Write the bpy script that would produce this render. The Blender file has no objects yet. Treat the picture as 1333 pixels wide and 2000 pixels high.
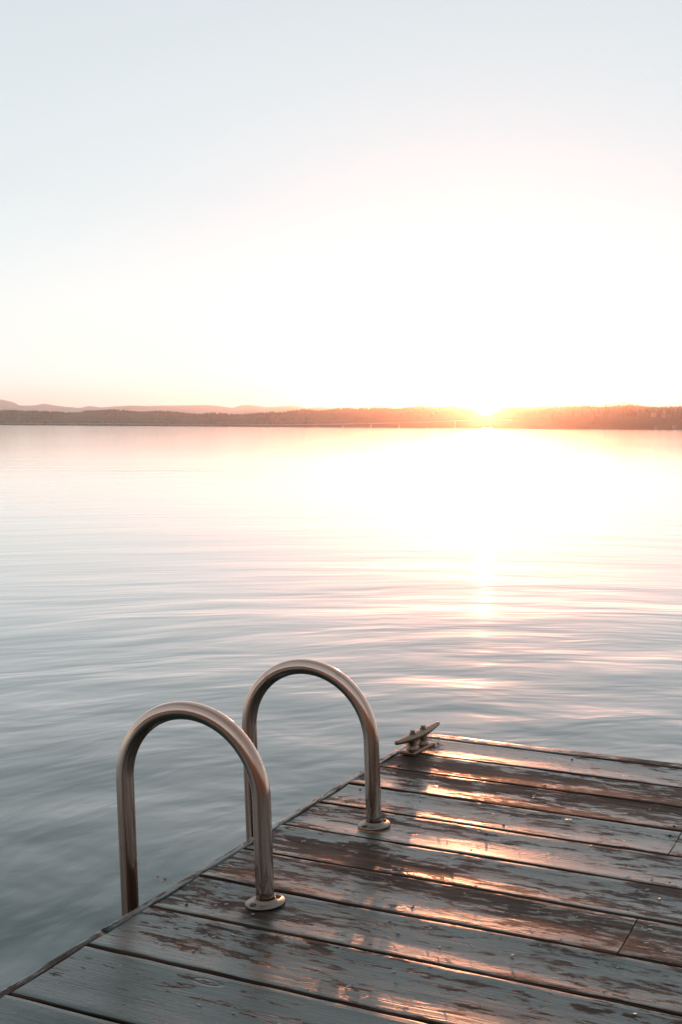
import bpy, bmesh, math, random
from mathutils import Vector, Matrix, noise as mnoise
R = math.radians
SC = bpy.context.scene
COL = SC.collection
random.seed(7)

# ------------------------------------------------------------------ camera
F_PX, W_PX, H_PX, EYE = 2330.0, 1333.0, 2000.0, 0.98      # eye height above the dock boards (z = 0)
PITCH, ROLL = math.atan(166.5 / F_PX), R(0.40)
FWD = Vector((0, math.cos(PITCH), -math.sin(PITCH)))
r0 = Vector((1, 0, 0)); u0 = r0.cross(FWD)
RT = r0 * math.cos(ROLL) + u0 * math.sin(ROLL)
UP = RT.cross(FWD)
cam = bpy.data.cameras.new("camera")
cam.sensor_fit = 'VERTICAL'; cam.sensor_height = 36.0
cam.lens = 36.0 * F_PX / H_PX
cam.clip_start = 0.05; cam.clip_end = 30000
co = bpy.data.objects.new("camera", cam); COL.objects.link(co)
co.matrix_world = Matrix(((RT.x, UP.x, -FWD.x, 0), (RT.y, UP.y, -FWD.y, 0), (RT.z, UP.z, -FWD.z, EYE), (0, 0, 0, 1)))
SC.camera = co

# ------------------------------------------------------------------ sky, sun, exposure
SUN_AZ, SUN_EL = 6.94, 1.15          # degrees; azimuth to the right of +Y
w = bpy.data.worlds.new("World"); SC.world = w; w.use_nodes = True
nt = w.node_tree; nt.nodes.clear()
sky = nt.nodes.new('ShaderNodeTexSky'); sky.sky_type = 'NISHITA'; sky.sun_disc = False
sky.sun_elevation = R(SUN_EL); sky.sun_rotation = R(SUN_AZ)
sky.altitude = 50; sky.air_density = 0.85; sky.dust_density = 0.0; sky.ozone_density = 1.3
gam = nt.nodes.new('ShaderNodeGamma'); gam.inputs['Gamma'].default_value = 0.45
hsv = nt.nodes.new('ShaderNodeHueSaturation'); hsv.inputs['Saturation'].default_value = 0.20
bg = nt.nodes.new('ShaderNodeBackground'); bg.inputs['Strength'].default_value = 0.15
wo = nt.nodes.new('ShaderNodeOutputWorld')
nt.links.new(sky.outputs[0], gam.inputs['Color']); nt.links.new(gam.outputs[0], hsv.inputs['Color']); tnt = nt.nodes.new('ShaderNodeMix'); tnt.data_type = 'RGBA'; tnt.blend_type = 'MULTIPLY'; tnt.inputs[0].default_value = 1.0; tnt.inputs[7].default_value = (0.91, 0.99, 1.025, 1)
nt.links.new(hsv.outputs[0], tnt.inputs[6]); nt.links.new(tnt.outputs[2], bg.inputs['Color']); nt.links.new(bg.outputs[0], wo.inputs['Surface'])
sl = bpy.data.lights.new("sun", 'SUN'); sl.energy = 0.46; sl.angle = R(0.53); sl.color = (1.0, 0.375, 0.175)
so = bpy.data.objects.new("sun", sl); COL.objects.link(so)
sdir = Vector((math.sin(R(SUN_AZ)) * math.cos(R(SUN_EL)), math.cos(R(SUN_AZ)) * math.cos(R(SUN_EL)), math.sin(R(SUN_EL))))
so.rotation_euler = sdir.to_track_quat('Z', 'Y').to_euler()
so.location = (20, 60, 40)
SC.view_settings.view_transform = 'Standard'; SC.view_settings.look = 'None'
SC.view_settings.gamma = 1.0; SC.view_settings.use_curve_mapping = False
SC.view_settings.exposure = 2.18
SC.render.engine = 'CYCLES'
cy = SC.cycles
cy.use_denoising = True; cy.denoiser = 'OPENIMAGEDENOISE'
cy.denoising_input_passes = 'RGB_ALBEDO_NORMAL'; cy.denoising_prefilter = 'ACCURATE'
cy.max_bounces = 8; cy.glossy_bounces = 4; cy.volume_bounces = 1
cy.sample_clamp_indirect = 8.0; cy.use_adaptive_sampling = False
cy.caustics_reflective = False; cy.caustics_refractive = False

# ------------------------------------------------------------------ helpers
def ray(px, py):
    return (FWD + RT * ((px - W_PX / 2) / F_PX) - UP * ((py - H_PX / 2) / F_PX))
def at(px, py, Y):                      # the point at forward distance Y seen at full-size pixel px,py
    d = ray(px, py); t = Y / d.y
    return Vector((0, 0, EYE)) + d * t
def tag(o, label=None, cat=None, group=None, kind=None):
    for k, v in (('label', label), ('category', cat), ('group', group), ('kind', kind)):
        if v: o[k] = v
    return o
def link(name, me, mat=None, parent=None, loc=None, smooth=None):
    o = bpy.data.objects.new(name, me); COL.objects.link(o)
    if mat is not None and not me.materials: me.materials.append(mat)
    if parent: o.parent = parent
    if loc is not None: o.location = loc
    if smooth is not None:
        for p in me.polygons: p.use_smooth = smooth
    return o
def empty(name, loc, rz=0):
    o = bpy.data.objects.new(name, None); COL.objects.link(o)
    o.location = loc; o.rotation_euler = (0, 0, rz); o.empty_display_size = 0.1
    return o
def mesh_from(name, bm):
    me = bpy.data.meshes.new(name); bm.normal_update(); bm.to_mesh(me); bm.free(); return me
def pydata(name, v, f):
    me = bpy.data.meshes.new(name); me.from_pydata(v, [], f); me.update(); return me
def tube_bm(bm, path, rad, seg=24, cap=True):
    """sweep a circle along a path of Vectors (parallel-transport frame)"""
    n = len(path); rings = []
    t_prev = (path[1] - path[0]).normalized()
    nrm = t_prev.orthogonal().normalized()
    for i, p in enumerate(path):
        t = (path[min(i + 1, n - 1)] - path[max(i - 1, 0)]).normalized()
        q = t_prev.rotation_difference(t); nrm = q @ nrm; nrm = (nrm - t * nrm.dot(t)).normalized(); t_prev = t
        b = t.cross(nrm); r = rad[i] if isinstance(rad, (list, tuple)) else rad
        rings.append([bm.verts.new(p + (nrm * math.cos(2 * math.pi * k / seg) + b * math.sin(2 * math.pi * k / seg)) * r) for k in range(seg)])
    for a, c in zip(rings, rings[1:]):
        for k in range(seg):
            bm.faces.new((a[k], a[(k + 1) % seg], c[(k + 1) % seg], c[k]))
    if cap:
        bm.faces.new(rings[0][::-1]); bm.faces.new(rings[-1])
def box_bm(bm, x0, x1, y0, y1, z0, z1, f=None):
    f = f or (lambda x, y, z: Vector((x, y, z)))
    v = [bm.verts.new(f(x, y, z)) for z in (z0, z1) for y in (y0, y1) for x in (x0, x1)]
    for q in ((0, 2, 3, 1), (4, 5, 7, 6), (0, 1, 5, 4), (2, 6, 7, 3), (0, 4, 6, 2), (1, 3, 7, 5)):
        bm.faces.new([v[i] for i in q])

class NT:
    """tiny node-tree builder"""
    def __init__(s, name):
        s.m = bpy.data.materials.new(name); s.m.use_nodes = True; s.t = s.m.node_tree; s.t.nodes.clear()
        s.out = s.t.nodes.new('ShaderNodeOutputMaterial')
    def n(s, typ, **kw):
        nd = s.t.nodes.new(typ)
        for k, v in kw.items():
            if k.startswith('_'): setattr(nd, k[1:], v)
            else:
                key = k.replace('__', ' ')
                s.set(nd.inputs[key if key in nd.inputs else int(key[1:]) if key[0] == 'i' and key[1:].isdigit() else key], v)
        return nd
    def set(s, sock, v):
        if isinstance(v, bpy.types.NodeSocket): s.t.links.new(v, sock)
        else: sock.default_value = v
    def math(s, op, a, b=0.0, c=0.0, clamp=False):
        nd = s.t.nodes.new('ShaderNodeMath'); nd.operation = op; nd.use_clamp = clamp
        s.set(nd.inputs[0], a); s.set(nd.inputs[1], b)
        s.set(nd.inputs[2], c)
        return nd.outputs[0]
    def mapr(s, v, a, b, c=0.0, d=1.0, smooth=True):
        nd = s.t.nodes.new('ShaderNodeMapRange'); nd.interpolation_type = 'SMOOTHSTEP' if smooth else 'LINEAR'
        s.set(nd.inputs[0], v)
        for i, x in enumerate((a, b, c, d)): s.set(nd.inputs[i + 1], x)
        return nd.outputs[0]
    def noise(s, vec, scale=1.0, detail=4.0, rough=0.5, dist=0.0):
        nd = s.t.nodes.new('ShaderNodeTexNoise'); s.set(nd.inputs['Vector'], vec)
        s.set(nd.inputs['Scale'], scale); s.set(nd.inputs['Detail'], detail); s.set(nd.inputs['Roughness'], rough); s.set(nd.inputs['Distortion'], dist)
        return nd.outputs['Fac']
    def mix(s, fac, a, b):
        nd = s.t.nodes.new('ShaderNodeMix'); nd.data_type = 'RGBA'
        s.set(nd.inputs[0], fac)
        s.set(nd.inputs[6], a if isinstance(a, bpy.types.NodeSocket) else (*a, 1)); s.set(nd.inputs[7], b if isinstance(b, bpy.types.NodeSocket) else (*b, 1))
        return nd.outputs[2]
    def vec(s, x, y, z):
        nd = s.t.nodes.new('ShaderNodeCombineXYZ')
        for i, q in enumerate((x, y, z)): s.set(nd.inputs[i], q)
        return nd.outputs[0]
    def sep(s, v):
        nd = s.t.nodes.new('ShaderNodeSeparateXYZ'); s.set(nd.inputs[0], v); return nd.outputs
    def bump(s, h, strength=1.0, dist=1.0, normal=None):
        nd = s.t.nodes.new('ShaderNodeBump'); s.set(nd.inputs['Height'], h)
        nd.inputs['Strength'].default_value = strength; nd.inputs['Distance'].default_value = dist
        if normal is not None: s.set(nd.inputs['Normal'], normal)
        return nd.outputs[0]
    def bsdf(s, **kw):
        nd = s.t.nodes.new('ShaderNodeBsdfPrincipled')
        for k, v in kw.items():
            key = k.replace('_', ' ')
            if isinstance(v, tuple) and len(v) == 3: v = (*v, 1)
            s.set(nd.inputs[key], v)
        s.t.links.new(nd.outputs[0], s.out.inputs[0]); return nd

# ------------------------------------------------------------------ materials
def mat_wood():
    """weathered boards: worn grey-blue paint over wet brown timber. UV = metres along / across a board, 'board' = board id"""
    k = NT("worn_painted_wood")
    uv = k.sep(k.n('ShaderNodeUVMap', _uv_map='uv').outputs[0]); u, v = uv[0], uv[1]
    pid = k.n('ShaderNodeAttribute', _attribute_name='board').outputs['Fac']
    wear = k.n('ShaderNodeAttribute', _attribute_name='wear').outputs['Fac']  # paint wear, plus board sides darkened to make the gaps read dark
    z = k.math('MULTIPLY', pid, 7.31)
    # grain lines, running along the board and bending round knots
    warp = k.math('MULTIPLY', k.math('SUBTRACT', k.noise(k.vec(k.math('MULTIPLY', u, 2.3), k.math('MULTIPLY', v, 7), z), 1, 3, .5), .5), 0.05)
    vw = k.math('ADD', v, warp)
    grain = k.noise(k.vec(k.math('MULTIPLY', u, 3.0), k.math('MULTIPLY', vw, 210), z), 1, 3, .6)
    fine = k.noise(k.vec(k.math('MULTIPLY', u, 14), k.math('MULTIPLY', vw, 420), z), 1, 4, .6)
    # where the paint is gone: every board flakes at a scale of its own
    fr = k.mapr(k.n('ShaderNodeTexWhiteNoise', _noise_dimensions='1D', W=pid).outputs['Value'], 0, 1, .55, 1.25, smooth=False)
    m1 = k.noise(k.vec(k.math('MULTIPLY', k.math('MULTIPLY', u, 13), fr), k.math('MULTIPLY', k.math('MULTIPLY', vw, 52), fr), z), 1, 10, .70)
    m3 = k.noise(k.vec(k.math('MULTIPLY', u, 34), k.math('MULTIPLY', vw, 230), k.math('ADD', z, 1.7)), 1, 5, .65)
    m2 = k.noise(k.vec(k.math('MULTIPLY', u, 1.7), k.math('MULTIPLY', v, 9), k.math('ADD', z, 3.0)), 1, 3, .5)
    s_ = k.math('ADD', k.math('MULTIPLY_ADD', m1, 1.5, -.25), k.math('MULTIPLY', k.math('SUBTRACT', m2, .5), 0.85))
    s_ = k.math('ADD', s_, k.math('MULTIPLY', k.math('SUBTRACT', m3, .5), 0.35))
    s_ = k.math('ADD', s_, k.math('MULTIPLY', k.math('SUBTRACT', grain, .5), 0.36))
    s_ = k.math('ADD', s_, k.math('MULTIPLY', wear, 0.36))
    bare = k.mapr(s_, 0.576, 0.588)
    speck = k.mapr(k.noise(k.vec(k.math('MULTIPLY', u, 60), k.math('MULTIPLY', v, 150), z), 1, 2, .5), .70, .73)
    bare = k.math('MAXIMUM', bare, k.math('MULTIPLY', speck, 0.55))
    tint = k.noise(k.vec(k.math('MULTIPLY', u, 1.3), k.math('MULTIPLY', v, 5), k.math('ADD', z, 9.0)), 1, 4, .6)
    paint = k.mix(tint, (0.006, 0.030, 0.026), (0.024, 0.050, 0.045))
    paint = k.mix(k.mapr(grain, .56, .72, 0, .5), paint, (0.022, 0.02, 0.02))
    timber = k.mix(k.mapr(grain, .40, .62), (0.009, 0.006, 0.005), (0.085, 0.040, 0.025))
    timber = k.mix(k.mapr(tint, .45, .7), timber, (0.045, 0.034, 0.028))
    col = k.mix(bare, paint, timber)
    wet = k.noise(k.vec(k.math('MULTIPLY', u, 4), k.math('MULTIPLY', v, 12), k.math('ADD', z, 5.0)), 1, 4, .6)
    rough = k.math('ADD', k.mapr(wet, .3, .7, .30, .42), k.math('MULTIPLY', bare, 0.14))
    hgt = k.math('ADD', k.math('MULTIPLY', bare, -0.0014), k.math('MULTIPLY', grain, 0.0007))
    hgt = k.math('ADD', hgt, k.math('MULTIPLY', k.math('MULTIPLY', fine, k.math('ADD', k.math('MULTIPLY', bare, .9), .25)), 0.0008))
    cn = k.noise(k.vec(k.math('MULTIPLY', u, 1.1), k.math('MULTIPLY', vw, 42), k.math('ADD', z, 21.0)), 1, 2, .5)
    crack = k.math('MULTIPLY', k.mapr(k.math('ABSOLUTE', k.math('SUBTRACT', cn, .5)), .0, .010, 1.0, 0.0), k.mapr(m2, .45, .6))
    vor = k.n('ShaderNodeTexVoronoi', _feature='F1', Vector=k.vec(k.math('MULTIPLY', u, 2.4), k.math('MULTIPLY', v, 7.5), z), Scale=1.0).outputs['Distance']
    ring = k.math('MULTIPLY', k.mapr(vor, .045, .06), k.mapr(vor, .07, .09, 1.0, 0.0))
    knot = k.mapr(vor, .04, .065, 1.0, 0.0)
    col = k.mix(k.math('MULTIPLY', crack, .85), col, (0.010, 0.008, 0.007))
    col = k.mix(k.math('MULTIPLY', ring, .6), col, (0.016, 0.013, 0.012))
    hgt = k.math('ADD', hgt, k.math('MULTIPLY', k.math('ADD', crack, k.math('MULTIPLY', ring, .7)), -0.0012))
    hgt = k.math('ADD', hgt, k.math('MULTIPLY', knot, 0.0008))
    bub = k.noise(k.vec(k.math('MULTIPLY', u, 45), k.math('MULTIPLY', v, 70), z), 1, 3, .55)
    hgt = k.math('ADD', hgt, k.math('MULTIPLY', bub, 0.0006))
    nb = k.bump(hgt, 1.0, 1.0)
    k.bsdf(Base_Color=col, Roughness=rough, IOR=1.38, Normal=nb, Specular_IOR_Level=k.math('SUBTRACT', .5, k.math('MULTIPLY', bare, .36)), Coat_Weight=k.math('MULTIPLY', k.math('SUBTRACT', 1.0, bare), k.mapr(wet, .3, .6, .45, .95)), Coat_Roughness=k.mapr(wet, .3, .7, .15, .30), Coat_IOR=1.43, Coat_Normal=k.bump(hgt, .6, 1.0))
    return k.m

def mat_plain_wood():
    k = NT("rough_timber")
    p = k.n('ShaderNodeTexCoord').outputs['Object']
    g = k.noise(p, 30, 5, .65)
    k.bsdf(Base_Color=k.mix(g, (0.03, 0.02, 0.015), (0.09, 0.065, 0.05)), Roughness=.7, Normal=k.bump(g, .5, .004))
    return k.m

def mat_steel(name, col=(0.50, 0.47, 0.45), r0_=.20, r1_=.38, stretch=(60, 60, 2.2), stain=.2, along=False):
    k = NT(name)
    p = k.sep(k.n('ShaderNodeTexCoord').outputs['Object'])
    if along:          # streaks that follow the tube: 'along' = metres, 'ca','sa' = place round it
        at_ = lambda nm: k.n('ShaderNodeAttribute', _attribute_name=nm).outputs['Fac']
        q = k.vec(k.math('MULTIPLY', at_('ca'), 1.7), k.math('MULTIPLY', at_('sa'), 1.7), k.math('MULTIPLY', at_('along'), 2.4))
    else: q = k.vec(k.math('MULTIPLY', p[0], stretch[0]), k.math('MULTIPLY', p[1], stretch[1]), k.math('MULTIPLY', p[2], stretch[2]))
    a = k.noise(q, 1, 5, .6)
    b = k.noise(k.n('ShaderNodeTexCoord').outputs['Object'], 28, 5, .65)
    dirt = k.mapr(b, .58, .75)
    c = k.mix(a, tuple(x * .72 for x in col), col)
    c = k.mix(k.math('MULTIPLY', k.mapr(a, .44, .62), stain), c, (0.34, 0.16, 0.09))
    c = k.mix(k.math('MULTIPLY', dirt, .4), c, (0.16, 0.09, 0.06))
    rr = k.math('ADD', k.mapr(a, .3, .7, r0_, r1_), k.math('MULTIPLY', dirt, .2))
    k.bsdf(Base_Color=c, Metallic=1.0, Roughness=rr, Normal=k.bump(k.math('ADD', a, k.math('MULTIPLY', b, .6)), .12, .003))
    return k.m

def mat_simple(name, c0, c1, rough=.7, scale=8.0, metallic=0.0, bump=0.0):
    k = NT(name)
    n_ = k.noise(k.n('ShaderNodeTexCoord').outputs['Object'], scale, 5, .6)
    kw = dict(Base_Color=k.mix(k.mapr(n_, .3, .7), c0, c1), Roughness=rough, Metallic=metallic)
    if bump: kw['Normal'] = k.bump(n_, .6, bump)
    k.bsdf(**kw); return k.m

def mat_water():
    k = NT("lake_water")
    p = k.sep(k.n('ShaderNodeNewGeometry').outputs['Position']); x, y = p[0], p[1]
    # long soft ripples spreading in wide arcs from under the dock
    dx, dy = k.math('SUBTRACT', x, 1.3), k.math('SUBTRACT', y, 2.0)
    b = k.math('SQRT', k.math('ADD', k.math('MULTIPLY', dx, dx), k.math('MULTIPLY', dy, dy)))
    a = k.math('MULTIPLY', k.math('ARCTAN2', dx, dy), 6.0)
    wob = k.noise(k.vec(k.math('MULTIPLY', x, .55), k.math('MULTIPLY', y, .55), 9.0), 1, 2, .5)
    b = k.math('ADD', b, k.math('MULTIPLY', wob, .55))
    big = k.noise(k.vec(k.math('MULTIPLY', a, .55), k.math('MULTIPLY', b, 1.5), 0.0), 1, 3, .5, .3)
    mid = k.noise(k.vec(k.math('MULTIPLY', a, 1.3), k.math('MULTIPLY', b, 4.6), 2.0), 1, 3, .5, .4)
    sml = k.noise(k.vec(k.math('MULTIPLY', a, 3.0), k.math('MULTIPLY', b, 15.0), 4.0), 1, 2, .5, .3)
    swl = k.noise(k.vec(k.math('MULTIPLY', a, .40), k.math('MULTIPLY', b, .50), 11.0), 1, 2, .5, .2)
    gust = k.noise(k.vec(k.math('MULTIPLY', x, .02), k.math('MULTIPLY', y, .03), 6.0), 1, 3, .5)
    h = k.math('ADD', k.math('ADD', k.math('MULTIPLY', swl, .075), k.math('MULTIPLY', big, 0.030)), k.math('MULTIPLY', mid, 0.0052))
    h = k.math('ADD', h, k.math('MULTIPLY', sml, 0.0004))
    h = k.math('MULTIPLY', h, k.math('MULTIPLY', k.mapr(gust, .3, .7, .7, 1.2), k.mapr(b, 2.0, 13.0, 1.0, .22)))
    nb = k.bump(h, 1.0, 1.0)
    k.bsdf(Base_Color=(0.002, 0.038, 0.036), Roughness=.07, IOR=1.333, Normal=nb, Coat_Weight=1.0, Coat_IOR=1.3, Coat_Roughness=.07, Coat_Normal=nb)
    return k.m

M_WOOD = mat_wood(); M_TIMBER = mat_plain_wood()
M_TUBE = mat_steel("brushed_steel", (0.80, 0.60, 0.52), .12, .25, (75, 75, 1.6), .62, True); M_FLANGE = mat_steel("flange_steel", (0.27, 0.235, 0.21), .28, .45, (40, 40, 40))
M_CAST = mat_steel("cast_metal", (0.24, 0.165, 0.125), .24, .45, (50, 50, 50))
M_BOLT = mat_simple("bolt_steel", (0.16, 0.13, 0.11), (0.34, 0.30, 0.27), .38, 60, 1.0)
M_RUST = mat_simple("weathered_screw", (0.05, 0.03, 0.02), (0.16, 0.11, 0.08), .4, 90, .7)
M_WATER = mat_water()

# ------------------------------------------------------------------ the lake
WATER_Z = -0.46
bm = bmesh.new()
xs = [-5000, -1000, -200, -40, -12, -4, 0, 4, 12, 40, 200, 1000, 5000]
ys = [-58, -12, 0, 4, 8, 16, 40, 120, 400, 1200, 3000, 9300]
grid = [[bm.verts.new((x, y, WATER_Z)) for x in xs] for y in ys]
for i in range(len(ys) - 1):
    for j in range(len(xs) - 1):
        bm.faces.new((grid[i][j], grid[i][j + 1], grid[i + 1][j + 1], grid[i + 1][j]))
tag(link("lake_water", mesh_from("lake_water", bm), M_WATER), kind='structure')
bm = bmesh.new(); box_bm(bm, -5000, 5000, -58, 9300, -3.2, -3.0)
tag(link("lake_bed", mesh_from("lake_bed", bm), mat_simple("lake_mud", (.03, .03, .025), (.06, .055, .04))), kind='structure')

# ------------------------------------------------------------------ far shore
def interp(pts, x):
    if x <= pts[0][0]: return pts[0][1]
    for (a, b), (c, d) in zip(pts, pts[1:]):
        if x <= c: return b + (d - b) * (x - a) / (c - a)
    return pts[-1][1]
MOUNT = [(-400, 790), (-120, 786), (0, 780), (19, 784), (37, 792), (60, 791.5), (75, 790.6), (86, 788), (112, 792.5), (157, 797), (176, 792.5), (199, 796), (225, 793.6), (262, 791.8),
         (285, 793), (311, 791.8), (360, 791.6), (405, 790.6), (430, 793), (457, 796.5), (472, 791), (485, 789.5), (501, 791.8), (524, 794.8), (550, 793), (569, 790.3), (584, 792.5), (599, 797),
         (625, 793.6), (644, 796.5), (670, 796), (700, 795), (726, 792.5), (760, 790.6), (800, 793), (840, 796), (880, 797), (915, 800), (938, 818), (962, 818), (985, 800), (1020, 797), (1060, 794), (1095, 790), (1125, 787), (1145, 791), (1159, 790.6),  # dip at the sun is shaped to show white sky in place of glare
         (1182, 788.8), (1204, 784), (1231, 785.8), (1249, 791), (1290, 795), (1340, 793), (1500, 795), (1800, 790)]
HILLS = [(-400, 803), (0, 803.5), (37, 804.5), (75, 805), (112, 807), (157, 808.5), (169, 804), (202, 803), (262, 804.6), (311, 805.4), (375, 809), (431, 811), (500, 811), (550, 809.5),
         (565, 806.5), (602, 803.6), (662, 802.5), (719, 801.6), (756, 799.8), (812, 798), (890, 798), (918, 800), (932, 807), (942, 815), (958, 815), (968, 807), (982, 800), (1020, 798), (1058, 797.6), (1095, 797.6), (1152, 797), (1208, 796.5), (1333, 799), (1800, 800)]  # notch cut at the sun: open sky stands in for the glare's core
NEAR_R = [(1040, 834), (1080, 817), (1110, 812), (1140, 813), (1165, 811), (1190, 808), (1230, 807), (1280, 808), (1333, 809), (1420, 806), (1700, 808), (1900, 826)]
MID_C = [(640, 827), (690, 821), (740, 817), (790, 813), (840, 810), (880, 810), (905, 815), (925, 832), (975, 832), (1000, 820), (1060, 818), (1100, 824)]  # drops to the water below the sun, shaped to imitate its white glare
def ridge(name, prof, Y, depth, mat, n=260, x0=-380, x1=1750, rough=0.06, seed=0.0, base=-0.7, rows=14):
    v = []; f = []
    for j in range(rows + 1):
        t = j / rows
        shape = math.sin(min(1, t / .55) * math.pi / 2) if t < .55 else math.cos((t - .55) / .45 * math.pi / 2) ** .8
        for i in range(n + 1):
            px = x0 + (x1 - x0) * i / n
            top = at(px, interp(prof, px), Y)
            y = Y - depth * .55 + depth * t
            x = top.x
            hh = max(0.2, top.z - base)
            nz = mnoise.fractal(Vector((x / (depth * .35), y / (depth * .35), seed)), 1.0, 2.0, 5)
            v.append((x, y + nz * depth * .06 * math.sin(t * math.pi), base + hh * shape * (1 + (rough * nz if 0.02 < t < .5 or t > .6 else 0))))
    for j in range(rows):
        for i in range(n):
            a = j * (n + 1) + i
            f.append((a, a + 1, a + n + 2, a + n + 1))
    me = pydata(name, v, f)
    o = link(name, me, mat, smooth=True); return tag(o, kind='structure')
M_MT = mat_simple("mountain_rock", (0.42, 0.42, 0.44), (0.66, 0.65, 0.65), .9, .004)
M_HILL = mat_simple("wooded_slope", (0.025, 0.032, 0.022), (0.06, 0.065, 0.045), .95, .02)
ridge("mountains", MOUNT, 8900, 700, M_MT, n=420, rough=.05)
ridge("hills", HILLS, 3500, 700, M_HILL, rough=.04, seed=3)
ridge("shore_terrain", NEAR_R, 2450, 240, M_HILL, n=160, x0=1040, x1=1900, rough=.05, seed=5)
ridge("shore_terrain", MID_C, 2900, 260, M_HILL, n=120, x0=640, x1=1100, rough=.05, seed=8)
# low flat shoreline under the hills
bm = bmesh.new()
pts = [(at(px, 829, 3020).x, 3020 + 60 * mnoise.noise(Vector((px * .01, 0, 0)))) for px in range(-300, 1700, 20)]
lo = [bm.verts.new((x, y, WATER_Z - .6)) for x, y in pts]; up = [bm.verts.new((x, y + 4, .9)) for x, y in pts]; bk = [bm.verts.new((x, y + 300, 2.0)) for x, y in pts]
for i in range(len(pts) - 1):
    bm.faces.new((lo[i], lo[i + 1], up[i + 1], up[i])); bm.faces.new((up[i], up[i + 1], bk[i + 1], bk[i]))
tag(link("shoreline", mesh_from("shoreline", bm), mat_simple("shore_earth", (.04, .032, .026), (.08, .065, .05), .9, .05)), kind='structure')

# the lake's near bank behind the dock, out of the picture but mirrored in the steel
v = []; f = []
for j in range(13):
    for i in range(61):
        x = -90 + 3 * i; yb = -9 - 3.2 * j; hb = [-.9, .4, 1.2, 2.2, 3.6, 5.2, 7, 8.6, 10, 11, 11.6, 12, 12][j]
        v.append((x, yb + 1.5 * mnoise.noise(Vector((x * .1, j, 2))), hb + (.5 + .08 * j) * mnoise.noise(Vector((x * .2, yb * .2, 5)))))
for j in range(12):
    for i in range(60):
        a = j * 61 + i; f.append((a, a + 61, a + 62, a + 1))
tag(link("lake_bank", pydata("lake_bank", v, f), mat_simple("bank_earth", (.20, .085, .042), (.38, .175, .09), .95, .3), smooth=True), kind='structure')

# trees ----------------------------------------------------------------
M_LEAF = mat_simple("conifer_needles", (0.018, 0.030, 0.016), (0.05, 0.062, 0.032), .8, .6)
M_LEAF2 = mat_simple("broadleaf_foliage", (0.03, 0.04, 0.018), (0.075, 0.072, 0.036), .8, .6)
M_BARK = mat_simple("bark", (0.04, 0.03, 0.022), (0.09, 0.07, 0.05), .9, 2)
def conifer_crown(h, r, seed):
    rn = random.Random(seed); v = []; f = []
    tiers = 11
    for t in range(tiers):
        z0 = h * (.10 + .82 * t / tiers); rr = r * (1 - t / tiers) ** .85 * rn.uniform(.75, 1.15) + .12
        nb = 7
        for b in range(nb):                       # drooping branch fans
            a = 2 * math.pi * (b + rn.random()) / nb; L = rr * rn.uniform(.65, 1.2); wd = L * .42
            c, s = math.cos(a), math.sin(a); k = len(v)
            zt = z0 + h * .11
            v += [(0, 0, zt), (c * L * .55 - s * wd, s * L * .55 + c * wd, z0 + h * .03 * rn.random()), (c * L, s * L, z0 - h * .03), (c * L * .55 + s * wd, s * L * .55 - c * wd, z0 + h * .03 * rn.random())]
            f += [(k, k + 1, k + 2), (k, k + 2, k + 3)]
    k = len(v); v += [(-.15, -.1, h * .9), (.15, -.1, h * .9), (0, .15, h * .9), (0, 0, h * 1.03)]
    f += [(k, k + 1, k + 3), (k + 1, k + 2, k + 3), (k + 2, k, k + 3)]
    return pydata("crown", v, f)
def broad_crown(h, r, seed):
    rn = random.Random(seed); v = []; f = []
    blobs = [(Vector((rn.uniform(-.5, .5) * r, rn.uniform(-.5, .5) * r, h * rn.uniform(.4, .82))), r * rn.uniform(.4, .62)) for _ in range(7)]
    for c, br in blobs:
        for _ in range(46):
            d = Vector((rn.gauss(0, 1), rn.gauss(0, 1), rn.gauss(0, 1))).normalized() * br * rn.uniform(.6, 1.05)
            p = c + d; a = Vector((rn.gauss(0, 1), rn.gauss(0, 1), rn.gauss(0, 1))).normalized(); b = a.orthogonal().normalized(); s = r * .17
            k = len(v); v += [tuple(p + a * s), tuple(p + b * s * .7), tuple(p - a * s), tuple(p - b * s * .7)]
            f.append((k, k + 1, k + 2, k + 3))
    return pydata("crown", v, f)
def trunk_mesh(h, r):
    bm = bmesh.new(); tube_bm(bm, [Vector((0, 0, -.8)), Vector((.05, 0, h * .5)), Vector((0, 0, h))], [r, r * .7, r * .2], 7); return mesh_from("trunk", bm)
KINDS = []
for i, (h, r) in enumerate([(19, 3.4), (23, 3.8), (16, 3.0)]):
    KINDS.append(("conifer", conifer_crown(h, r, i), trunk_mesh(h * .9, .35), M_LEAF))
for i, (h, r) in enumerate([(13, 5.0), (15, 5.6)]):
    KINDS.append(("broadleaf_tree", broad_crown(h, r, 20 + i), trunk_mesh(h * .6, .35), M_LEAF2))
for kd in KINDS: kd[1].materials.append(kd[3]); kd[2].materials.append(M_BARK)
def plant_tree(kind, x, y, z, s, rz, label, group):
    nm, cr, tr, _ = KINDS[kind]
    t = empty(nm, (x, y, z), rz); t.scale = (s, s, s * random.uniform(.9, 1.12))
    link("trunk", tr, None, t); link("crown", cr, None, t)
    return tag(t, label, "tree", group)
def terrain_z(prof, px, Y, frac):       # height of the near slope below the skyline at pixel column px
    return max(-0.3, (at(px, interp(prof, px), Y).z + .7) * math.sin(min(1, frac) * math.pi / 2) - .7)
rn = random.Random(11)
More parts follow.
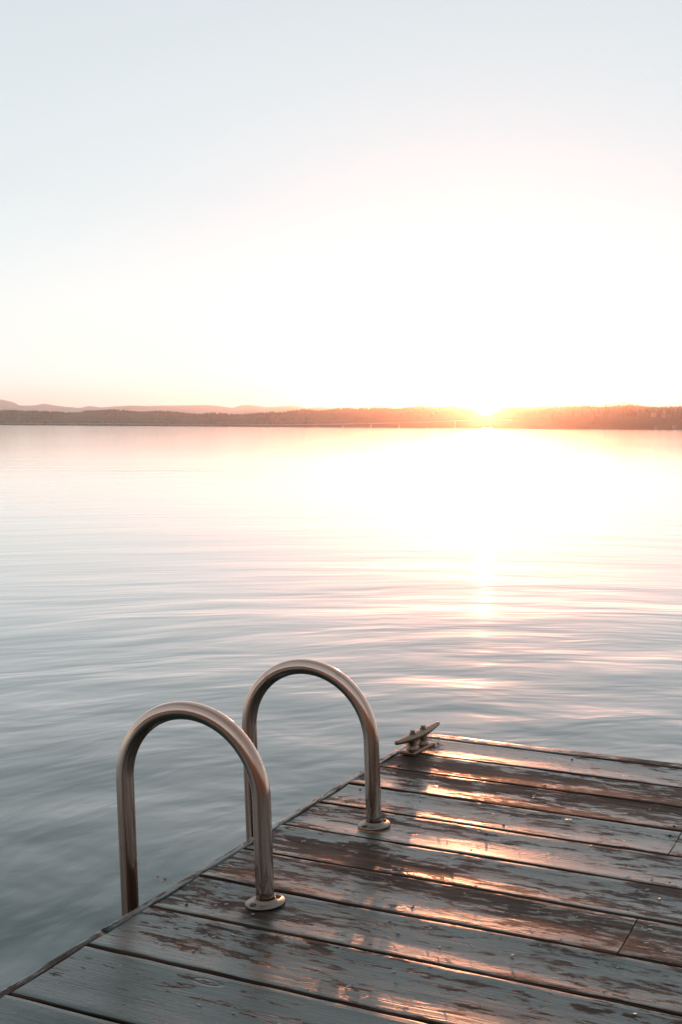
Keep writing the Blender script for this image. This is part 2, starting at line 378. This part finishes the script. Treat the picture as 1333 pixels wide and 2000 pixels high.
for i in range(120):                    # the wood on the right-hand shore, tree by tree
    px = 1078 + 270 * (i + rn.random()) / 120
    fr = rn.choice((.2, .5, .75, .95, 1.0)); Y = 2450 - 132 * (1 - fr)
    k = rn.choices(range(5), (3, 3, 3, 2, 1))[0]
    big = (1.0 if px > 1165 else .62)
    p = at(px, 800, Y)
    lab = ("dark pointed conifer in the wood on the shore right of the sun" if k < 3 else "rounded broadleaf tree in the wood on the shore right of the sun")
    plant_tree(k, p.x, Y, terrain_z(NEAR_R, px, 2450, fr) - .5, big * rn.uniform(.5, 1.1), rn.uniform(0, 6), lab, "trees on the right-hand shore")
for i in range(70):                     # row of trees left of the sun
    px = 690 + 225 * (i + rn.random()) / 70
    fr = rn.choice((.5, .8, 1.0)); Y = 2900 - 143 * (1 - fr)
    k = rn.choices(range(5), (3, 3, 3, 1, 1))[0]
    p = at(px, 800, Y)
    lab = ("dark pointed conifer on the low shore just left of the sun" if k < 3 else "rounded broadleaf tree on the low shore just left of the sun")
    plant_tree(k, p.x, Y, terrain_z(MID_C, px, 2900, fr) - .5, rn.uniform(.4, .72), rn.uniform(0, 6), lab, "trees on the shore left of the sun")
# far woods: one mass
v = []; f = []
def spike(x, y, z, h, r):
    k = len(v); a0 = rn.uniform(0, 6)
    for q in range(5):
        rr = r * rn.uniform(.7, 1.2)
        v.append((x + math.cos(a0 + q * 1.257) * rr, y + math.sin(a0 + q * 1.257) * rr, z + h * .12 * rn.random()))
    for q in range(4):
        rr = r * .62 * rn.uniform(.6, 1.2)
        v.append((x + math.cos(a0 + q * 1.57) * rr, y + math.sin(a0 + q * 1.57) * rr, z + h * .55))
    v.append((x, y, z + h))
    for q in range(4):
        f.append((k + q, k + q + 1, k + 5 + q)); f.append((k + 5 + q, k + 5 + (q + 1) % 4, k + 9)); f.append((k + q + 1, k + 5 + (q + 1) % 4, k + 5 + q))
for i in range(5200):
    px = rn.uniform(-200, 1500); fr = rn.choice((.12, .3, .5, .7, .85, .97, 1.0, 1.0)); Y = 3500 - 385 * (1 - fr)
    p = at(px, 800, Y)
    h = rn.uniform(5, 11) * (1.25 if px > 480 else .9) * (.8 + .6 * mnoise.noise(Vector((px * .02, 7, 0))))
    spike(p.x, Y, terrain_z(HILLS, px, 3500, fr) - 1.5, max(4, h), rn.uniform(2.2, 4.2))
for i in range(900):
    px = rn.uniform(1340, 1800); fr = rn.choice((.3, .6, .9, 1.0)); Y = 2450 - 132 * (1 - fr); p = at(px, 800, Y)
    spike(p.x, Y, terrain_z(NEAR_R, px, 2450, fr) - 1, rn.uniform(8, 15), rn.uniform(2.2, 3.6))
tag(link("forest", pydata("forest", v, f), M_LEAF), "dark fir forest covering the far hills along the lake", "forest", kind='stuff')

# buildings and the floating bridge on the far shore ---------------------
M_WHITE = mat_simple("white_siding", (.20, .19, .18), (.3, .28, .26), .6, .3); M_ROOF = mat_simple("roof_shingle", (.10, .08, .07), (.2, .17, .15), .8, .5)
M_PANE = mat_simple("dark_glass", (.02, .022, .025), (.04, .04, .045), .1, .2)
M_CONC = mat_simple("pale_concrete", (.38, .36, .34), (.5, .48, .45), .8, .1)
def house(name, px, py, Y, wd, dp, h, rh, label, cat, flat=False):
    p = at(px, py, Y); t = empty(name, p, rn.uniform(-.3, .3)); tag(t, label, cat)
    bm = bmesh.new(); box_bm(bm, -wd / 2, wd / 2, -dp / 2, dp / 2, -4, h); link("wall", mesh_from("wall", bm), M_WHITE, t)
    bm = bmesh.new()
    if flat: box_bm(bm, -wd / 2 - .3, wd / 2 + .3, -dp / 2 - .3, dp / 2 + .3, h + .01, h + .6)
    else:
        a = [bm.verts.new(q) for q in ((-wd / 2 - .5, -dp / 2 - .5, h + .01), (wd / 2 + .5, -dp / 2 - .5, h + .01), (wd / 2 + .5, dp / 2 + .5, h + .01), (-wd / 2 - .5, dp / 2 + .5, h + .01), (-wd / 2 - .5, 0, h + rh), (wd / 2 + .5, 0, h + rh))]
        for q in ((0, 1, 5, 4), (2, 3, 4, 5), (1, 2, 5), (3, 0, 4), (3, 2, 1, 0)): bm.faces.new([a[i] for i in q])
    link("roof", mesh_from("roof", bm), M_CONC if flat else M_ROOF, t)
    n = max(2, int(wd / 4))
    for i in range(n):
        x = -wd / 2 + wd * (i + .5) / n
        bm = bmesh.new(); box_bm(bm, x - .7, x + .7, -dp / 2 - .06, -dp / 2 - .003, h * .35, h * .75); link("window", mesh_from("window", bm), M_PANE, t)
    return t
house("house", 1277, 811, 2330, 8, 7, 3.6, 2.0, "white house half hidden among the trees, leftmost on the right-hand slope", "house")
house("house", 1297, 812, 2330, 6, 6, 3.4, 1.9, "small white house just right of the wider one on the wooded slope", "house")
house("house", 1318, 834, 2310, 7, 6, 2.6, 1.5, "low white house at the waterline by the right border", "house")
house("house", 1281, 834, 2310, 4, 4, 2.2, 1.2, "tiny pale boathouse at the waterline below the white houses", "house")
house("low_building", 318, 825.5, 3420, 34, 14, 6, 0, "long low pale building on the far shore, left of its pair", "building", True)
house("low_building", 358, 826, 3420, 26, 14, 5, 0, "short low pale building on the far shore, right of its pair", "building", True)
house("low_building", 536, 821.5, 3450, 36, 16, 4, 0, "wide white roofed building low among the far trees", "building", True)
house("low_building", 165, 825, 3420, 12, 10, 5, 0, "small pale block on the far left shore under the hills", "building", True)
t = empty("floating_bridge", (0, 2750, 0)); tag(t, "long low floating bridge lying along the far shore, rising towards the sun", "bridge")
prof = [(-300, 825.2), (0, 826.0), (300, 828.2), (520, 829.0), (600, 828.6), (680, 827.9), (780, 825.8), (860, 823.0), (930, 820.5), (1000, 820.0)]
def strip(lo_, hi_, y0, y1):
    bm = bmesh.new(); rows = []
    for i in range(80):
        px = -300 + 1300 * i / 79; p = at(px, interp(prof, px), 2750)
        rows.append([bm.verts.new((p.x, yy, p.z - t.location.z + zz)) for yy, zz in ((y0, lo_), (y1, lo_), (y1, hi_), (y0, hi_))])
    for a, b in zip(rows, rows[1:]):
        for q in range(4): bm.faces.new((a[q], a[(q + 1) % 4], b[(q + 1) % 4], b[q]))
    bm.faces.new(rows[0]); bm.faces.new(rows[-1][::-1])
    for vv in bm.verts: vv.co.y -= 2750
    return mesh_from("deck", bm)
link("deck", strip(-1.0, 0.0, 2744, 2758), M_CONC, t)
link("railing", strip(0.003, .75, 2743.6, 2743.9), M_CONC, t)
for px in range(-280, 640, 40):
    p = at(px, interp(prof, px), 2750); bm = bmesh.new(); box_bm(bm, p.x - 9, p.x + 9, -8, 12, WATER_Z - .8, max(.3, p.z - 1.25)); link("pontoon", mesh_from("pontoon", bm), M_ROOF, t)
for px in range(670, 1000, 55):
    p = at(px, interp(prof, px), 2750); bm = bmesh.new(); box_bm(bm, p.x - .6, p.x + .6, -4, 6, WATER_Z - 2, p.z - 1.003); link("pier", mesh_from("pier", bm), M_CONC, t)
p0, p1 = at(215, 820.5, 2750), at(229, 820.5, 2750)
bm = bmesh.new()
for q in (p0, p1): box_bm(bm, q.x - .7, q.x + .7, -1, 1, .3, q.z)
box_bm(bm, p0.x - 3, p1.x + 3, -1.2, 1.2, p0.z + .004, p0.z + 2.6); link("gantry", mesh_from("gantry", bm), M_ROOF, t)

# ------------------------------------------------------------------ the dock
ORI = Vector((0.30435, 3.74104, 0.0))
EV = Vector((math.sin(R(25.7)), math.cos(R(25.7)), 0)); PV = Vector((math.cos(R(24.55)), -math.sin(R(24.55)), 0))
def D(u, v, z=0.0): return PV * u + EV * v + Vector((0, 0, z))       # dock-local: u along the boards, v towards the far edge
dock = empty("wooden_dock", ORI); tag(dock, "weathered wooden dock with worn grey paint and wet boards at the water's edge", "dock")
GAPS = [-.034, -.2225, -.399, -.588, -.772, -.971, -1.158, -1.349, -1.533, -1.7395, -1.955, -2.148, -2.340, -2.532, -2.724, -2.916, -3.108, -3.30, -3.492, -3.684, -3.876, -4.068]
U0, U1 = -0.0235, 2.9
WEAR = [-.12, .42, .40, .0, .14, .30, .27, .17, -.12, -.16, -.16] + [0] * 20
CUP = [.0022, .0034, .0032, .0034, .0030, .0032, .0028, .0032, .0030, .0020, .0020] + [.0022] * 20
TILT = [.0002, .0006, .0003, .0, .0002, -.0006, .0, -.0002, .0, -.0006, -.0004] + [0] * 20
bd = bpy.data.meshes.new("decking")
V = []; Fc = []; UVs = []; ID = []; WEAR_GAP_DARK = []
def plank(u0, u1, va, vb, pid, wear, cup, tilt, zoff, du=.03, thick=.036, rnd=.0038):
    """one board from va (far edge) to vb (near edge), rounded edges, slightly cupped and bowed"""
    rp = random.Random(pid * 13 + 5)
    wd = va - vb
    prof_ = [(-wd / 2, -thick), (-wd / 2, -rnd * 1.6)]
    for a in (20, 45, 70): prof_.append((-wd / 2 + rnd * (1 - math.cos(R(a))), -rnd * 1.6 + rnd * 1.6 * math.sin(R(a))))
    m = 14
    for i in range(m + 1): prof_.append((-wd / 2 + rnd + (wd - 2 * rnd) * i / m, 0))
    for a in (70, 45, 20): prof_.append((wd / 2 - rnd * (1 - math.cos(R(a))), -rnd * 1.6 + rnd * 1.6 * math.sin(R(a))))
    prof_ += [(wd / 2, -rnd * 1.6), (wd / 2, -thick)]
    n = max(2, int((u1 - u0) / du)); L = len(prof_); base = len(V)
    bow = rp.uniform(-.0012, .0012); ph = rp.uniform(0, 6)
    for i in range(n + 1):
        u = u0 + (u1 - u0) * i / n
        for j, (s, z) in enumerate(prof_):
            q = 2 * s / wd
            zz = z
            if z > -thick + 1e-6:
                zz += cup * q * q - cup * .45 + tilt * (-q) + bow * math.sin(u * 2.4 + ph) + .0006 * math.sin(u * 7 + ph * 2) * q
                zz += .0007 * mnoise.noise(Vector((u * 9, s * 60, pid * 3.7)))
            sv = s
            if abs(q) > .9:
                sv += math.copysign(1, s) * (.0016 * mnoise.noise(Vector((u * 14, pid * 5.1, 1 if s > 0 else 2))) + .0008 * mnoise.noise(Vector((u * 60, pid * 2.3, 4))) - .0006)
            V.append(D(u, (va + vb) / 2 + sv, zz + zoff)); UVs.append((u + pid * 3.17, s + z)); ID.append(float(pid)); WEAR_GAP_DARK.append(wear if z > -1e-6 or (s > 0 and z > -rnd * 1.2) else 1.3)  # gap darkness put into the colour: sides forced bare, sunward edge keeps paint
    for i in range(n):
        for j in range(L - 1):
            a = base + i * L + j
            Fc.append((a + L, a + L + 1, a + 1, a))
    for row, rev in ((0, False), (n, True)):          # end grain, on vertices of its own
        k0 = len(V)
        for j in range(L):
            q = base + row * L + j; V.append(V[q].copy()); UVs.append(UVs[q]); ID.append(ID[q]); WEAR_GAP_DARK.append(1.6)
        idx = [k0 + j for j in range(L)]; Fc.append(tuple(idx[::-1] if rev else idx))
g = .0034
for i in range(len(GAPS) - 1):
    va, vb = GAPS[i] - g, GAPS[i + 1] + g
    if i in (0,): va = GAPS[0] - .003
    rp = random.Random(i + 40); zo = -.0014 + .00035 * i + rp.uniform(-.0003, .0003)
    j = {3: .867, 6: .880}.get(i)
    if j is None and i % 3 == 1 and i > 8: j = 1.69
    cuts = [U0, j - .0016, U1] if j else [U0, U1]
    st = U0 + rp.uniform(-.003, .002)
    if j:
        plank(st, j - .0012, va, vb, i * 2 + 1, WEAR[i], CUP[i], TILT[i], zo)
        plank(j + .0012, U1, va, vb, i * 2 + 2, WEAR[i] + .05, CUP[i] * .7, TILT[i] * .5, zo - .0008)
    else:
        plank(st, U1, va, vb, i * 2 + 1, WEAR[i], CUP[i], TILT[i], zo)
bd.from_pydata([tuple(x) for x in V], [], Fc); bd.update()
def finish(me, UVs, ID, WEAR_GAP_DARK):
    l = me.uv_layers.new(name='uv')
    for lp in me.loops: l.data[lp.index].uv = UVs[lp.vertex_index]
    a = me.attributes.new('board', 'FLOAT', 'POINT'); a.data.foreach_set('value', ID)
    b = me.attributes.new('wear', 'FLOAT', 'POINT'); b.data.foreach_set('value', WEAR_GAP_DARK)
finish(bd, UVs, ID, WEAR_GAP_DARK)
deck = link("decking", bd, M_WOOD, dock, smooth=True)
# edge strip on the left, in two lengths; rim board at the far end
def strip_board(name, fn, L0, L1, half, thick, pid, wear, zoff, parent):
    """narrow board following fn(t, s, z); t along, s across"""
    me = bpy.data.meshes.new(name); V2 = []; F2 = []; UV2 = []; I2 = []; W2 = []
    r_ = .0025; pr = [(-half, -thick), (-half, -r_), (-half + r_ * .3, -r_ * .3), (-half + r_, 0), (-half * .4, 0), (0, 0), (half * .4, 0), (half - r_, 0), (half - r_ * .3, -r_ * .3), (half, -r_), (half, -thick)]
    n = int((L1 - L0) / .02); L = len(pr)
    for i in range(n + 1):
        t_ = L0 + (L1 - L0) * i / n
        for s, z in pr:
            e = mnoise.noise(Vector((t_ * 11, pid * 4.0, 2 if s < 0 else 7))); zz = z
            if z > -thick + 1e-6: zz += .0009 * mnoise.noise(Vector((t_ * 5, s * 90, pid))) + .0006 * mnoise.noise(Vector((t_ * 35, s * 200, pid)))
            V2.append(tuple(fn(t_, s + e * .0014 * (1 if abs(s) > half * .8 else 0) + .002 * mnoise.noise(Vector((t_ * 1.7, pid, 0))), zz + zoff))); UV2.append((t_ + pid * 2.1, s)); I2.append(float(pid)); W2.append(wear)
    for i in range(n):
        for j in range(L - 1):
            a = i * L + j; F2.append((a + L, a + L + 1, a + 1, a))
    F2.append(tuple(range(L))); F2.append(tuple(n * L + j for j in range(L - 1, -1, -1)))
    me.from_pydata(V2, [], F2); me.update(); finish(me, UV2, I2, W2)
    return link(name, me, M_WOOD, parent, smooth=True)
strip_board("edge_strip", lambda t_, s, z: D(-.0365 + s, t_, z), -4.07, -1.672, .0095, .12, 61, .25, .001, dock)
strip_board("edge_strip", lambda t_, s, z: D(-.0365 + s, t_, z), -1.669, .016, .0095, .12, 62, .12, .002, dock)
strip_board("rim_board", lambda t_, s, z: D(t_, -.0085 - s, z), -.0245, 2.9, .0235, .12, 63, .12, .0015, dock)
# joists, fascia and piles under the boards
bm = bmesh.new()
for u in (.02, .44, .872, 1.29, 1.71, 2.13, 2.55, 2.85):
    box_bm(bm, u - .02, u + .02, -4.05, -.035, -.20, -.042, lambda x, y, z: D(x, y, z))
link("joist_frame", mesh_from("joist_frame", bm), M_TIMBER, dock)
bm = bmesh.new(); box_bm(bm, -.0235, -.003, -4.06, -.036, -.22, -.043, lambda x, y, z: D(x, y, z)); link("fascia_board", mesh_from("fascia_board", bm), M_TIMBER, dock)
for u, v_ in ((.35, -.35), (2.4, -.35), (.35, -2.9), (2.4, -2.9)):
    bm = bmesh.new(); tube_bm(bm, [D(u, v_, -3.1), D(u, v_, -1.5), D(u, v_, -.205)], [.12, .11, .105], 16); link("pile", mesh_from("pile", bm), M_TIMBER, dock, smooth=True)

# screw heads: pairs over the joists
bm = bmesh.new(); tube_bm(bm, [Vector((0, 0, -.006)), Vector((0, 0, .0012)), Vector((0, 0, .0022)), Vector((0, 0, .0026))], [.0036, .0036, .0030, .0014], 10)
screw_me = mesh_from("screw", bm); screw_me.materials.append(M_RUST)
rs = random.Random(5)
for i in range(len(GAPS) - 1):
    if i > 11: break
    va, vb = GAPS[i], GAPS[i + 1]
    for u in (.035, .45, .852, .895):
        if u > .88 and i not in (4, 7): continue
        for fr in (.2, .8):
            if rs.random() < .2: continue
            o = link("screw", screw_me, None, dock); o.location = D(u + rs.uniform(-.012, .012), va + (vb - va) * (fr + rs.uniform(-.05, .05)), rs.uniform(-.0024, -.0006))
            o.rotation_euler = (rs.uniform(-.25, .25), rs.uniform(-.25, .25), 0); o.scale = (1, 1, 1)
# curled paint chips, loose in a few places on the boards
M_CHIP = mat_simple("paint_chip", (.16, .17, .17), (.26, .26, .255), .35, 60)
v = []; f = []
for i in range(230):
    u = rs.uniform(.0, 1.25); vv = rs.uniform(-2.0, -.05)
    if min(abs(vv - gq) for gq in GAPS) < .012: continue
    a = rs.uniform(-.9, .9); L = rs.uniform(.0015, .006) ; Wd = L * rs.uniform(.3, .7); k = len(v); lift = rs.uniform(.0004, .0022)
    for s, t_, z in ((-L, -Wd, .0003), (L, -Wd, lift), (L * .7, Wd, lift * 1.3), (-L * .8, Wd, .0006)):
        v.append(tuple(D(u + s * math.cos(a) - t_ * math.sin(a), vv + s * math.sin(a) + t_ * math.cos(a), z + .0010)))
    f.append((k, k + 1, k + 2, k + 3))
ch = link("paint_chips", pydata("paint_chips", v, f), M_CHIP, dock); ch['kind'] = 'stuff'
sm = ch.modifiers.new("thick", 'SOLIDIFY'); sm.thickness = .0005

# ------------------------------------------------------------------ swim ladder
ladder = empty("dock_ladder", ORI + D(.176, -1.147)); tag(ladder, "steel swim ladder with two hooped grab rails at the dock's left edge", "ladder")
LO = D(.176, -1.147)
DIA = .0192
def rail(uf, vf, wd, hs, lean, yaw):
    P = []
    def q(s, z): return D(uf - s * math.cos(yaw) + lean * z, vf + s * math.sin(yaw), z) - LO
    for i in range(9): P.append(q(0, .002 + (hs - .002) * i / 8))
    r = wd / 2
    for i in range(1, 48):
        a = math.pi * i / 48; P.append(q(r - r * math.cos(a), hs + r * math.sin(a)))
    for i in range(14): P.append(q(wd, hs - (hs + 1.25) * i / 13))
    bm = bmesh.new(); tube_bm(bm, P, DIA, 32)
    me = mesh_from("handrail", bm); cum = [0.0]
    for a_, b_ in zip(P, P[1:]): cum.append(cum[-1] + (b_ - a_).length)
    for nm, fn in (('along', lambda i: cum[i // 32] + uf * 40), ('ca', lambda i: math.cos(2 * math.pi * (i % 32) / 32)), ('sa', lambda i: math.sin(2 * math.pi * (i % 32) / 32))):
        at_ = me.attributes.new(nm, 'FLOAT', 'POINT'); at_.data.foreach_set('value', [fn(i) for i in range(len(me.vertices))])
    o = link("handrail", me, M_TUBE, ladder, smooth=True)
    # oval flange with a welded collar and two screws
    bm = bmesh.new(); seg = 48; rings = []
    c = D(uf, vf, 0) - LO; ax = (EV * .93 + PV * .36).normalized(); ay = Vector((ax.y, -ax.x, 0))
    for sc, z in ((.98, .0008), (1.0, .0025), (.985, .0048), (.955, .0058), (.62, .0062), (.58, .0085), (.515, .0125), (.49, .013)):
        ring = []
        for k in range(seg):
            a = 2 * math.pi * k / seg; la, lb = .0455 * sc, .0355 * sc
            if sc < .7: la = lb = .041 * sc
            ring.append(bm.verts.new(c + ax * math.cos(a) * la + ay * math.sin(a) * lb + Vector((0, 0, z))))
        rings.append(ring)
    for a, b in zip(rings, rings[1:]):
        for k in range(seg): bm.faces.new((a[k], a[(k + 1) % seg], b[(k + 1) % seg], b[k]))
    bm.faces.new(rings[0][::-1])
    link("flange", mesh_from("flange", bm), M_FLANGE, o, smooth=True)
    for sg in (-1, 1):
        bm = bmesh.new(); cc = c + ax * sg * .0335
        tube_bm(bm, [cc + Vector((0, 0, z)) for z in (.004, .0072, .0088, .0096, .0090)], [.0074, .0074, .0060, .0034, .0012], 14)
        link("screw", mesh_from("screw", bm), M_RUST, o, smooth=True)
    return q
q1 = rail(.1762, -1.4172, .333, .2175, -.043, -.010)
q2 = rail(.1795, -.8778, .341, .2095, -.045, .0)
for z in (-.30, -.58, -.86, -1.14):
    bm = bmesh.new(); a, b = q1(.333, z), q2(.341, z); d = (b - a).normalized(); n_ = Vector((d.y, -d.x, 0))
    vs = [a + d * .0195, b - d * .0195]
    for s in (-1, 1): pass
    box = []
    for zz in (-.012, .012):
        for p in vs:
            for s in (-.04, .04): box.append(bm.verts.new(p + n_ * s + Vector((0, 0, zz))))
    for qd in ((0, 1, 3, 2), (4, 6, 7, 5), (0, 4, 5, 1), (2, 3, 7, 6), (0, 2, 6, 4), (1, 5, 7, 3)): bm.faces.new([box[i] for i in qd])
    bmesh.ops.recalc_face_normals(bm, faces=bm.faces); link("step", mesh_from("step", bm), M_FLANGE, ladder)

# ------------------------------------------------------------------ mooring cleat
cl = empty("mooring_cleat", ORI + D(.0135, -.180)); tag(cl, "cast metal mooring cleat bolted to the far left corner of the dock", "cleat")
CA = (EV * .992 + PV * .085).normalized(); CB = Vector((CA.y, -CA.x, 0)); CZ = Vector((0, 0, 1))
def cp(a, b, z): return CA * a + CB * b + CZ * z
# base plate with bevelled edges
bm = bmesh.new(); rings = []
for s, z in ((.0, .001), (.0, .007), (.0015, .0095), (.006, .0115)):
    ring = []; hx, hy = .074 - s, .0255 - s; rc = .006
    for cx, cyy, a0 in ((1, 1, 0), (-1, 1, 90), (-1, -1, 180), (1, -1, 270)):
        for k in range(4):
            a = R(a0 + 30 * k); ring.append(bm.verts.new(cp(cx * (hx - rc) + rc * math.cos(a), cyy * (hy - rc) + rc * math.sin(a), z)))
    rings.append(ring)
for a, b in zip(rings, rings[1:]):
    for k in range(16): bm.faces.new((a[k], a[(k + 1) % 16], b[(k + 1) % 16], b[k]))
bm.faces.new(rings[0][::-1]); bm.faces.new(rings[-1])
link("base_plate", mesh_from("base_plate", bm), M_CAST, cl, smooth=False)
for sg in (-1, 1):                       # two flared stems
    bm = bmesh.new(); rings = []
    for z, la, lb in ((.0105, .024, .0185), (.015, .019, .0145), (.022, .0165, .0125), (.032, .0165, .012), (.040, .019, .0115), (.047, .024, .010)):
        rings.append([bm.verts.new(cp(sg * .035 + la * math.cos(2 * math.pi * k / 20), lb * math.sin(2 * math.pi * k / 20), z)) for k in range(20)])
    for a, b in zip(rings, rings[1:]):
        for k in range(20): bm.faces.new((a[k], a[(k + 1) % 20], b[(k + 1) % 20], b[k]))
    bm.faces.new(rings[0][::-1]); bm.faces.new(rings[-1])
    link("stem", mesh_from("stem", bm), M_CAST, cl, smooth=True)
bm = bmesh.new(); rings = []; n = 40     # the horn: tapering bar, ends turned up a little
for i in range(n + 1):
    t_ = -1 + 2 * i / n; x = t_ * .147; e = abs(t_)
    wd = .0165 * (1 - .68 * e ** 1.7); ht = .0125 * (1 - .58 * e ** 1.6)
    if e > .965: k_ = math.sqrt(max(0.02, 1 - ((e - .965) / .035) ** 2)); wd *= k_; ht *= k_
    zc = .047 + .006 * e ** 1.8
    ring = []
    for k in range(20):
        a = 2 * math.pi * k / 20; ca, sa = math.cos(a), math.sin(a)
        ring.append(bm.verts.new(cp(x, math.copysign(abs(ca) ** .8, ca) * wd, zc + math.copysign(abs(sa) ** .8, sa) * ht)))
    rings.append(ring)
for a, b in zip(rings, rings[1:]):
    for k in range(20): bm.faces.new((a[k], b[k], b[(k + 1) % 20], a[(k + 1) % 20]))
bm.faces.new(rings[0]); bm.faces.new(rings[-1][::-1]); bmesh.ops.recalc_face_normals(bm, faces=bm.faces)
link("horn", mesh_from("horn", bm), M_CAST, cl, smooth=True)
for sg in (-1, 1):                       # hex bolts with washers
    bm = bmesh.new()
    tube_bm(bm, [cp(sg * .035, 0, z) for z in (.0575, .0612)], .0105, 24); bo = link("washer", mesh_from("washer", bm), M_BOLT, cl)
    bm = bmesh.new(); tube_bm(bm, [cp(sg * .035, 0, z) for z in (.0614, .0675, .0690)], [.0072, .0072, .0060], 6); link("hex_bolt", mesh_from("hex_bolt", bm), M_BOLT, cl)

# spider web strung between the ladder's near left leg and the dock edge
wo_ = ORI + D(-.09, -1.405); wb = empty("spider_web", wo_); tag(wb, "wisp of spider web with dry bits between the left ladder leg and the dock edge", "web")
bm = bmesh.new(); rw = random.Random(9); A = []; B = []
for i in range(7):
    A.append(D(-.138, -1.405 + .004 * math.sin(i), .035 - .011 * i) - D(-.09, -1.405)); B.append(D(-.0435, -1.44 + .017 * i, .0005) - D(-.09, -1.405))
for a, b in zip(A, B): tube_bm(bm, [a, (a + b) / 2 + Vector((0, 0, -.004)), b], .00022, 5)
for t_ in (.3, .5, .7):
    for i in range(6): tube_bm(bm, [A[i].lerp(B[i], t_), A[i + 1].lerp(B[i + 1], t_)], .00018, 5)
link("threads", mesh_from("threads", bm), mat_simple("web_silk", (.5, .48, .45), (.6, .58, .55), .4), wb)
for t_, i in ((.45, 2), (.6, 3), (.52, 4)):
    p = A[i].lerp(B[i], t_); bm = bmesh.new()
    for q in range(4): tube_bm(bm, [p + Vector((rw.uniform(-.004, .004), rw.uniform(-.004, .004), rw.uniform(-.003, .003))), p, p + Vector((rw.uniform(-.005, .005), rw.uniform(-.004, .004), rw.uniform(-.003, .003)))], [.0004, .0013, .0003], 6)
    link("caught_bit", mesh_from("caught_bit", bm), mat_simple("dry_husk", (.14, .06, .03), (.3, .15, .08), .7, 60), wb)

# ------------------------------------------------------------------ haze over the lake
k = NT("lake_haze"); pv = k.n('ShaderNodeVolumePrincipled')
pv.inputs['Color'].default_value = (1.0, 0.78, 0.68, 1); pv.inputs['Density'].default_value = 1.2e-4; pv.inputs['Anisotropy'].default_value = .91
k.t.links.new(pv.outputs[0], k.out.inputs['Volume'])
bm = bmesh.new(); box_bm(bm, -5100, 5100, -60, 9400, -4.3, 205)
tag(link("haze", mesh_from("haze", bm), k.m), "thin warm haze hanging over the lake", "haze", kind='stuff')
